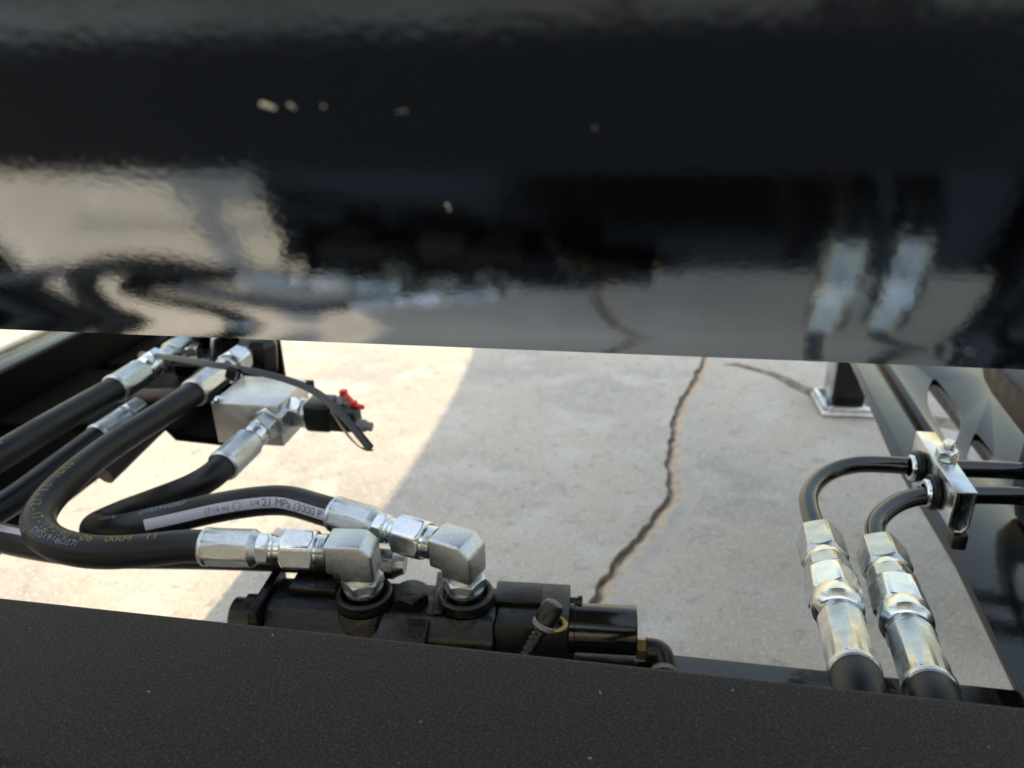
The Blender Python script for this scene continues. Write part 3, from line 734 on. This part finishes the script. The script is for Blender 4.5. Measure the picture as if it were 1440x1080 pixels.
pipe_and_hose([V((1.1, .535, PZ2)), V((.6, .535, PZ2)), at(1425, 662, z=PZ2), at(1300, 657, z=PZ2), at(1240, 653, z=PZ2), at(1205, 653, z=PZ2), at(1172, 661, z=PZ2), at(1148, 677, z=PZ2), at(1137, 698, z=PZ2), at(1139, 718, z=PZ2), at(1147, 742, z=PZ2), n0 + V((0, -.010, 0))],
              n0, n1, [(1162, 798), (1167, 815), (1174, 846), (1179, 864), (1182, 874), (1204, 952)], 0,
              'black steel pipe with the wider bend, left of the two under the clamp', 'left crimped hose hanging over the deck edge on the right')
n0, n1 = at(1238, 775, z=PZ2), at(1312, 982, z=.482)
pipe_and_hose([V((1.1, .503, PZ2)), V((.6, .503, PZ2)), at(1425, 697, z=PZ2), at(1330, 696, z=PZ2), at(1300, 697, z=PZ2), at(1272, 703, z=PZ2), at(1247, 717, z=PZ2), at(1231, 737, z=PZ2), at(1232, 756, z=PZ2), n0 + V((0, -.010, 0))],
              n0, n1, [(1251, 815), (1257, 832), (1268, 866), (1274, 885), (1278, 896), (1310, 976)], 1,
              'black steel pipe with the tighter bend, nearer the right frame', 'right crimped hose hanging over the deck edge beside the frame')
# clamp
ck = thing('pipe_clamp', (.214, .51, .42), 'zinc plated channel clamp holding the two black pipes', 'clamp')
cx0, y0c, y1c, zt, hh, ww, tk = .2095, .473, .560, .4775, .032, .0135, .0018
pr = [(-ww / 2, 0), (ww / 2, 0), (ww / 2, -hh + .005), (ww / 2 - .004, -hh), (-ww / 2 + .004, -hh), (-ww / 2, -hh + .005)]
pi = [(-ww / 2 + tk, -tk), (ww / 2 - tk, -tk), (ww / 2 - tk, -hh + .0055), (ww / 2 - .0046, -hh + tk), (-ww / 2 + .0046, -hh + tk), (-ww / 2 + tk, -hh + .0055)]
m = MB(); vs = []
for yy in (y0c, y1c): vs += [V((cx0 + a, yy, zt + b)) for a, b in pr] + [V((cx0 + a, yy, zt + b)) for a, b in pi]
fs = []
for k in range(6):
    k2 = (k + 1) % 6
    fs += [(k, k2, 12 + k2, 12 + k), (6 + k2, 6 + k, 18 + k, 18 + k2), (k2, k, 6 + k, 6 + k2), (12 + k, 12 + k2, 18 + k2, 18 + k)]
m.add(vs, fs).build('channel', M_ZINC, ck, bevel=.0006)
for yy in (.535, .5005):
    MB().ring((cx0 - ww / 2 - .006, yy, PZ2), (1, 0, 0), .0066, .0125, .0055, 36).build('rubber_grommet', M_RUBBER, ck)
    MB().ring((cx0 - ww / 2 - .0098, yy - .003, PZ2 + .001), (1, 0, 0), .0066, .0095, .0035, 36).build('saddle', M_ZINC, ck)
    MB().ring((cx0 + ww / 2 + .0004, yy, PZ2), (1, 0, 0), .0066, .0115, .005, 36).build('rubber_grommet', M_RUBBER, ck)
    MB().ring((cx0 - ww / 2 + tk + .0005, yy, PZ2), (1, 0, 0), .0066, .013, ww - 2 * tk - .001, 36).build('rubber_grommet', M_RUBBER, ck)
b0 = V((cx0 + .001, .5175, zt))
MB().hexnut(b0 + V((0, 0, .0003)), (0, 0, 1), .0075, .013, None, .0005, .0012).build('nut', M_ZINC, ck)
MB().lathe(b0 + V((0, 0, .007)), (0, 0, 1), [(0, .0042), (.006, .0042), (.0075, .0033)], 24).build('stud', M_ZINC, ck)
MB().lathe(V((cx0 - ww / 2 - .003, .518, PZ2 - .005)), (-1, -.3, -.2), [(0, .004), (.006, .004)], 16).build('screw', M_ZINC, ck)
MB().box((cx0 + .003, .480, zt - hh - .007), (.010, .016, .012)).build('foot', M_SATIN, ck, bevel=.002)

# right frame
rf = thing('side_frame', (.30, .6, .39), 'black steel side frame with cut out holes at the right edge', 'frame')
ZF = .40
out = [at(1425, 985, z=ZF) + V((0, -.22, 0)), at(1432, 962, z=ZF), at(1346, 786, z=ZF), at(1322, 746, z=ZF), at(1258, 640, z=ZF), at(1205, 520, z=ZF), V((.255, 1.25, ZF)), V((.42, 1.25, ZF)), at(1381, 516, z=ZF), at(1384, 532, z=ZF), at(1395, 553, z=ZF), at(1440, 612, z=ZF), V((.349, .66, ZF)), V((.312, .628, ZF)), V((.300, .59, ZF)), V((.290, .50, ZF)), V((.290, .15, ZF))]
h1 = [(1312, 532), (1318, 535), (1334, 556), (1350, 578), (1353, 590), (1348, 610), (1340, 627), (1334, 624), (1322, 603), (1309, 580), (1304, 562), (1306, 545)]
h2 = [(1371, 608), (1378, 614), (1400, 644), (1396, 647), (1363, 647), (1360, 642), (1364, 626)]
def plate_with_holes(outer, holes, th, name, m, parent, bevel=.0008):
    bm = bmesh.new()
    for lp in [outer] + holes:
        vs = [bm.verts.new((p.x, p.y, p.z)) for p in lp]
        for k in range(len(vs)): bm.edges.new((vs[k], vs[(k + 1) % len(vs)]))
    bmesh.ops.triangle_fill(bm, edges=bm.edges[:], use_beauty=True)
    bmesh.ops.dissolve_limit(bm, angle_limit=.01, verts=bm.verts[:], edges=bm.edges[:])
    r = bmesh.ops.extrude_face_region(bm, geom=bm.faces[:])
    for v in r['geom']:
        if isinstance(v, bmesh.types.BMVert): v.co += V(th)
    bmesh.ops.recalc_face_normals(bm, faces=bm.faces)
    mb = MB(); bm.verts.index_update(); mb.add([v.co.copy() for v in bm.verts], [tuple(v.index for v in f.verts) for f in bm.faces]); bm.free()
    return mb.build(name, m, parent, bevel=bevel, bev_angle=60)
def rounded(P, n=3):      # soften hole corners
    for _ in range(n):
        P = [q for a, b in zip(P, P[1:] + P[:1]) for q in (a.lerp(b, .25), a.lerp(b, .75))]
    return P
plate_with_holes(out, [rounded([at(x, y, z=ZF) for x, y in h1], 1), rounded([at(x, y, z=ZF) for x, y in h2], 1)], (0, 0, -.008), 'flange', M_FRAME, rf)
MB().bar(at(1252, 512, z=ZF) + V((0, .25, .003)), at(1311, 622, z=ZF) + V((0, 0, .003)), .007, .007).build('rib', M_FRAME, rf, bevel=.0015)
# upright plate with the pipe hole
SX = .2925
hole = [V((SX, .520 + .040 * math.cos(a) * 1.05, .452 + .040 * math.sin(a))) for a in [2 * math.pi * k / 28 for k in range(28)]]
plate_with_holes([V((SX, .12, ZF + .001)), V((SX, .575, ZF + .001)), V((SX, .59, ZF + .02)), V((SX, .59, .485)), V((SX, .565, .512)), V((SX, .12, .535))], [hole], (.008, 0, 0), 'upright_plate', M_FRAME, rf)
MB().lathe((SX - .0002, .458, .478), (-1, 0, 0), [(0, .012), (.004, .012), (.009, .006)], 30).build('rivet', M_FRAME, rf)
MB().sweep(spline([(SX - .001, .14, ZF + .003), (SX - .001, .3, ZF + .003), (SX - .001, .46, ZF + .003)], .01), .003, 10).build('weld_bead', M_SATIN, rf)
# dark box behind it
dbx = MB().box((.62, .98, .33), (.42, .55, .12)).build('battery_box', M_SATIN, bevel=.006)
tag(dbx, 'dark box behind the right side frame at the picture edge', 'box')

# ================================================================== JACK LEG ON THE GROUND
jp = at(1186, 572, z=0)
jk = thing('jack_leg', (jp.x, jp.y, 0), 'black square jack leg on a zinc foot plate standing on the concrete', 'jack')
JR = Matrix.Rotation(rad(3), 3, 'Z')
jw = .118
MB().box(jp + V((0, 0, .006)), (jw, jw, .012), JR).build('foot_plate', M_GALV, jk, bevel=.018, segs=4)
m = MB()
for sx_, sy_ in ((1, 0), (-1, 0), (0, 1), (0, -1)):
    m.box(jp + JR @ V((sx_ * jw * .44, sy_ * jw * .44, .017)), (.012 if sx_ else jw * .8, .012 if sy_ else jw * .8, .014), JR)
m.build('rim', M_GALV, jk, bevel=.004)
MB().box(jp + V((0, 0, .25)), (.064, .064, .478), JR).build('inner_leg', M_SATIN, jk, bevel=.004)
MB().box(jp + JR @ V((-.037, .0, .20)), (.008, .052, .36), JR).build('guide_strip', M_GALV, jk, bevel=.002)
MB().box(jp + JR @ V((0, 0, .31)), (.085, .085, .36), JR).build('outer_tube', M_GALV, jk, bevel=.005)
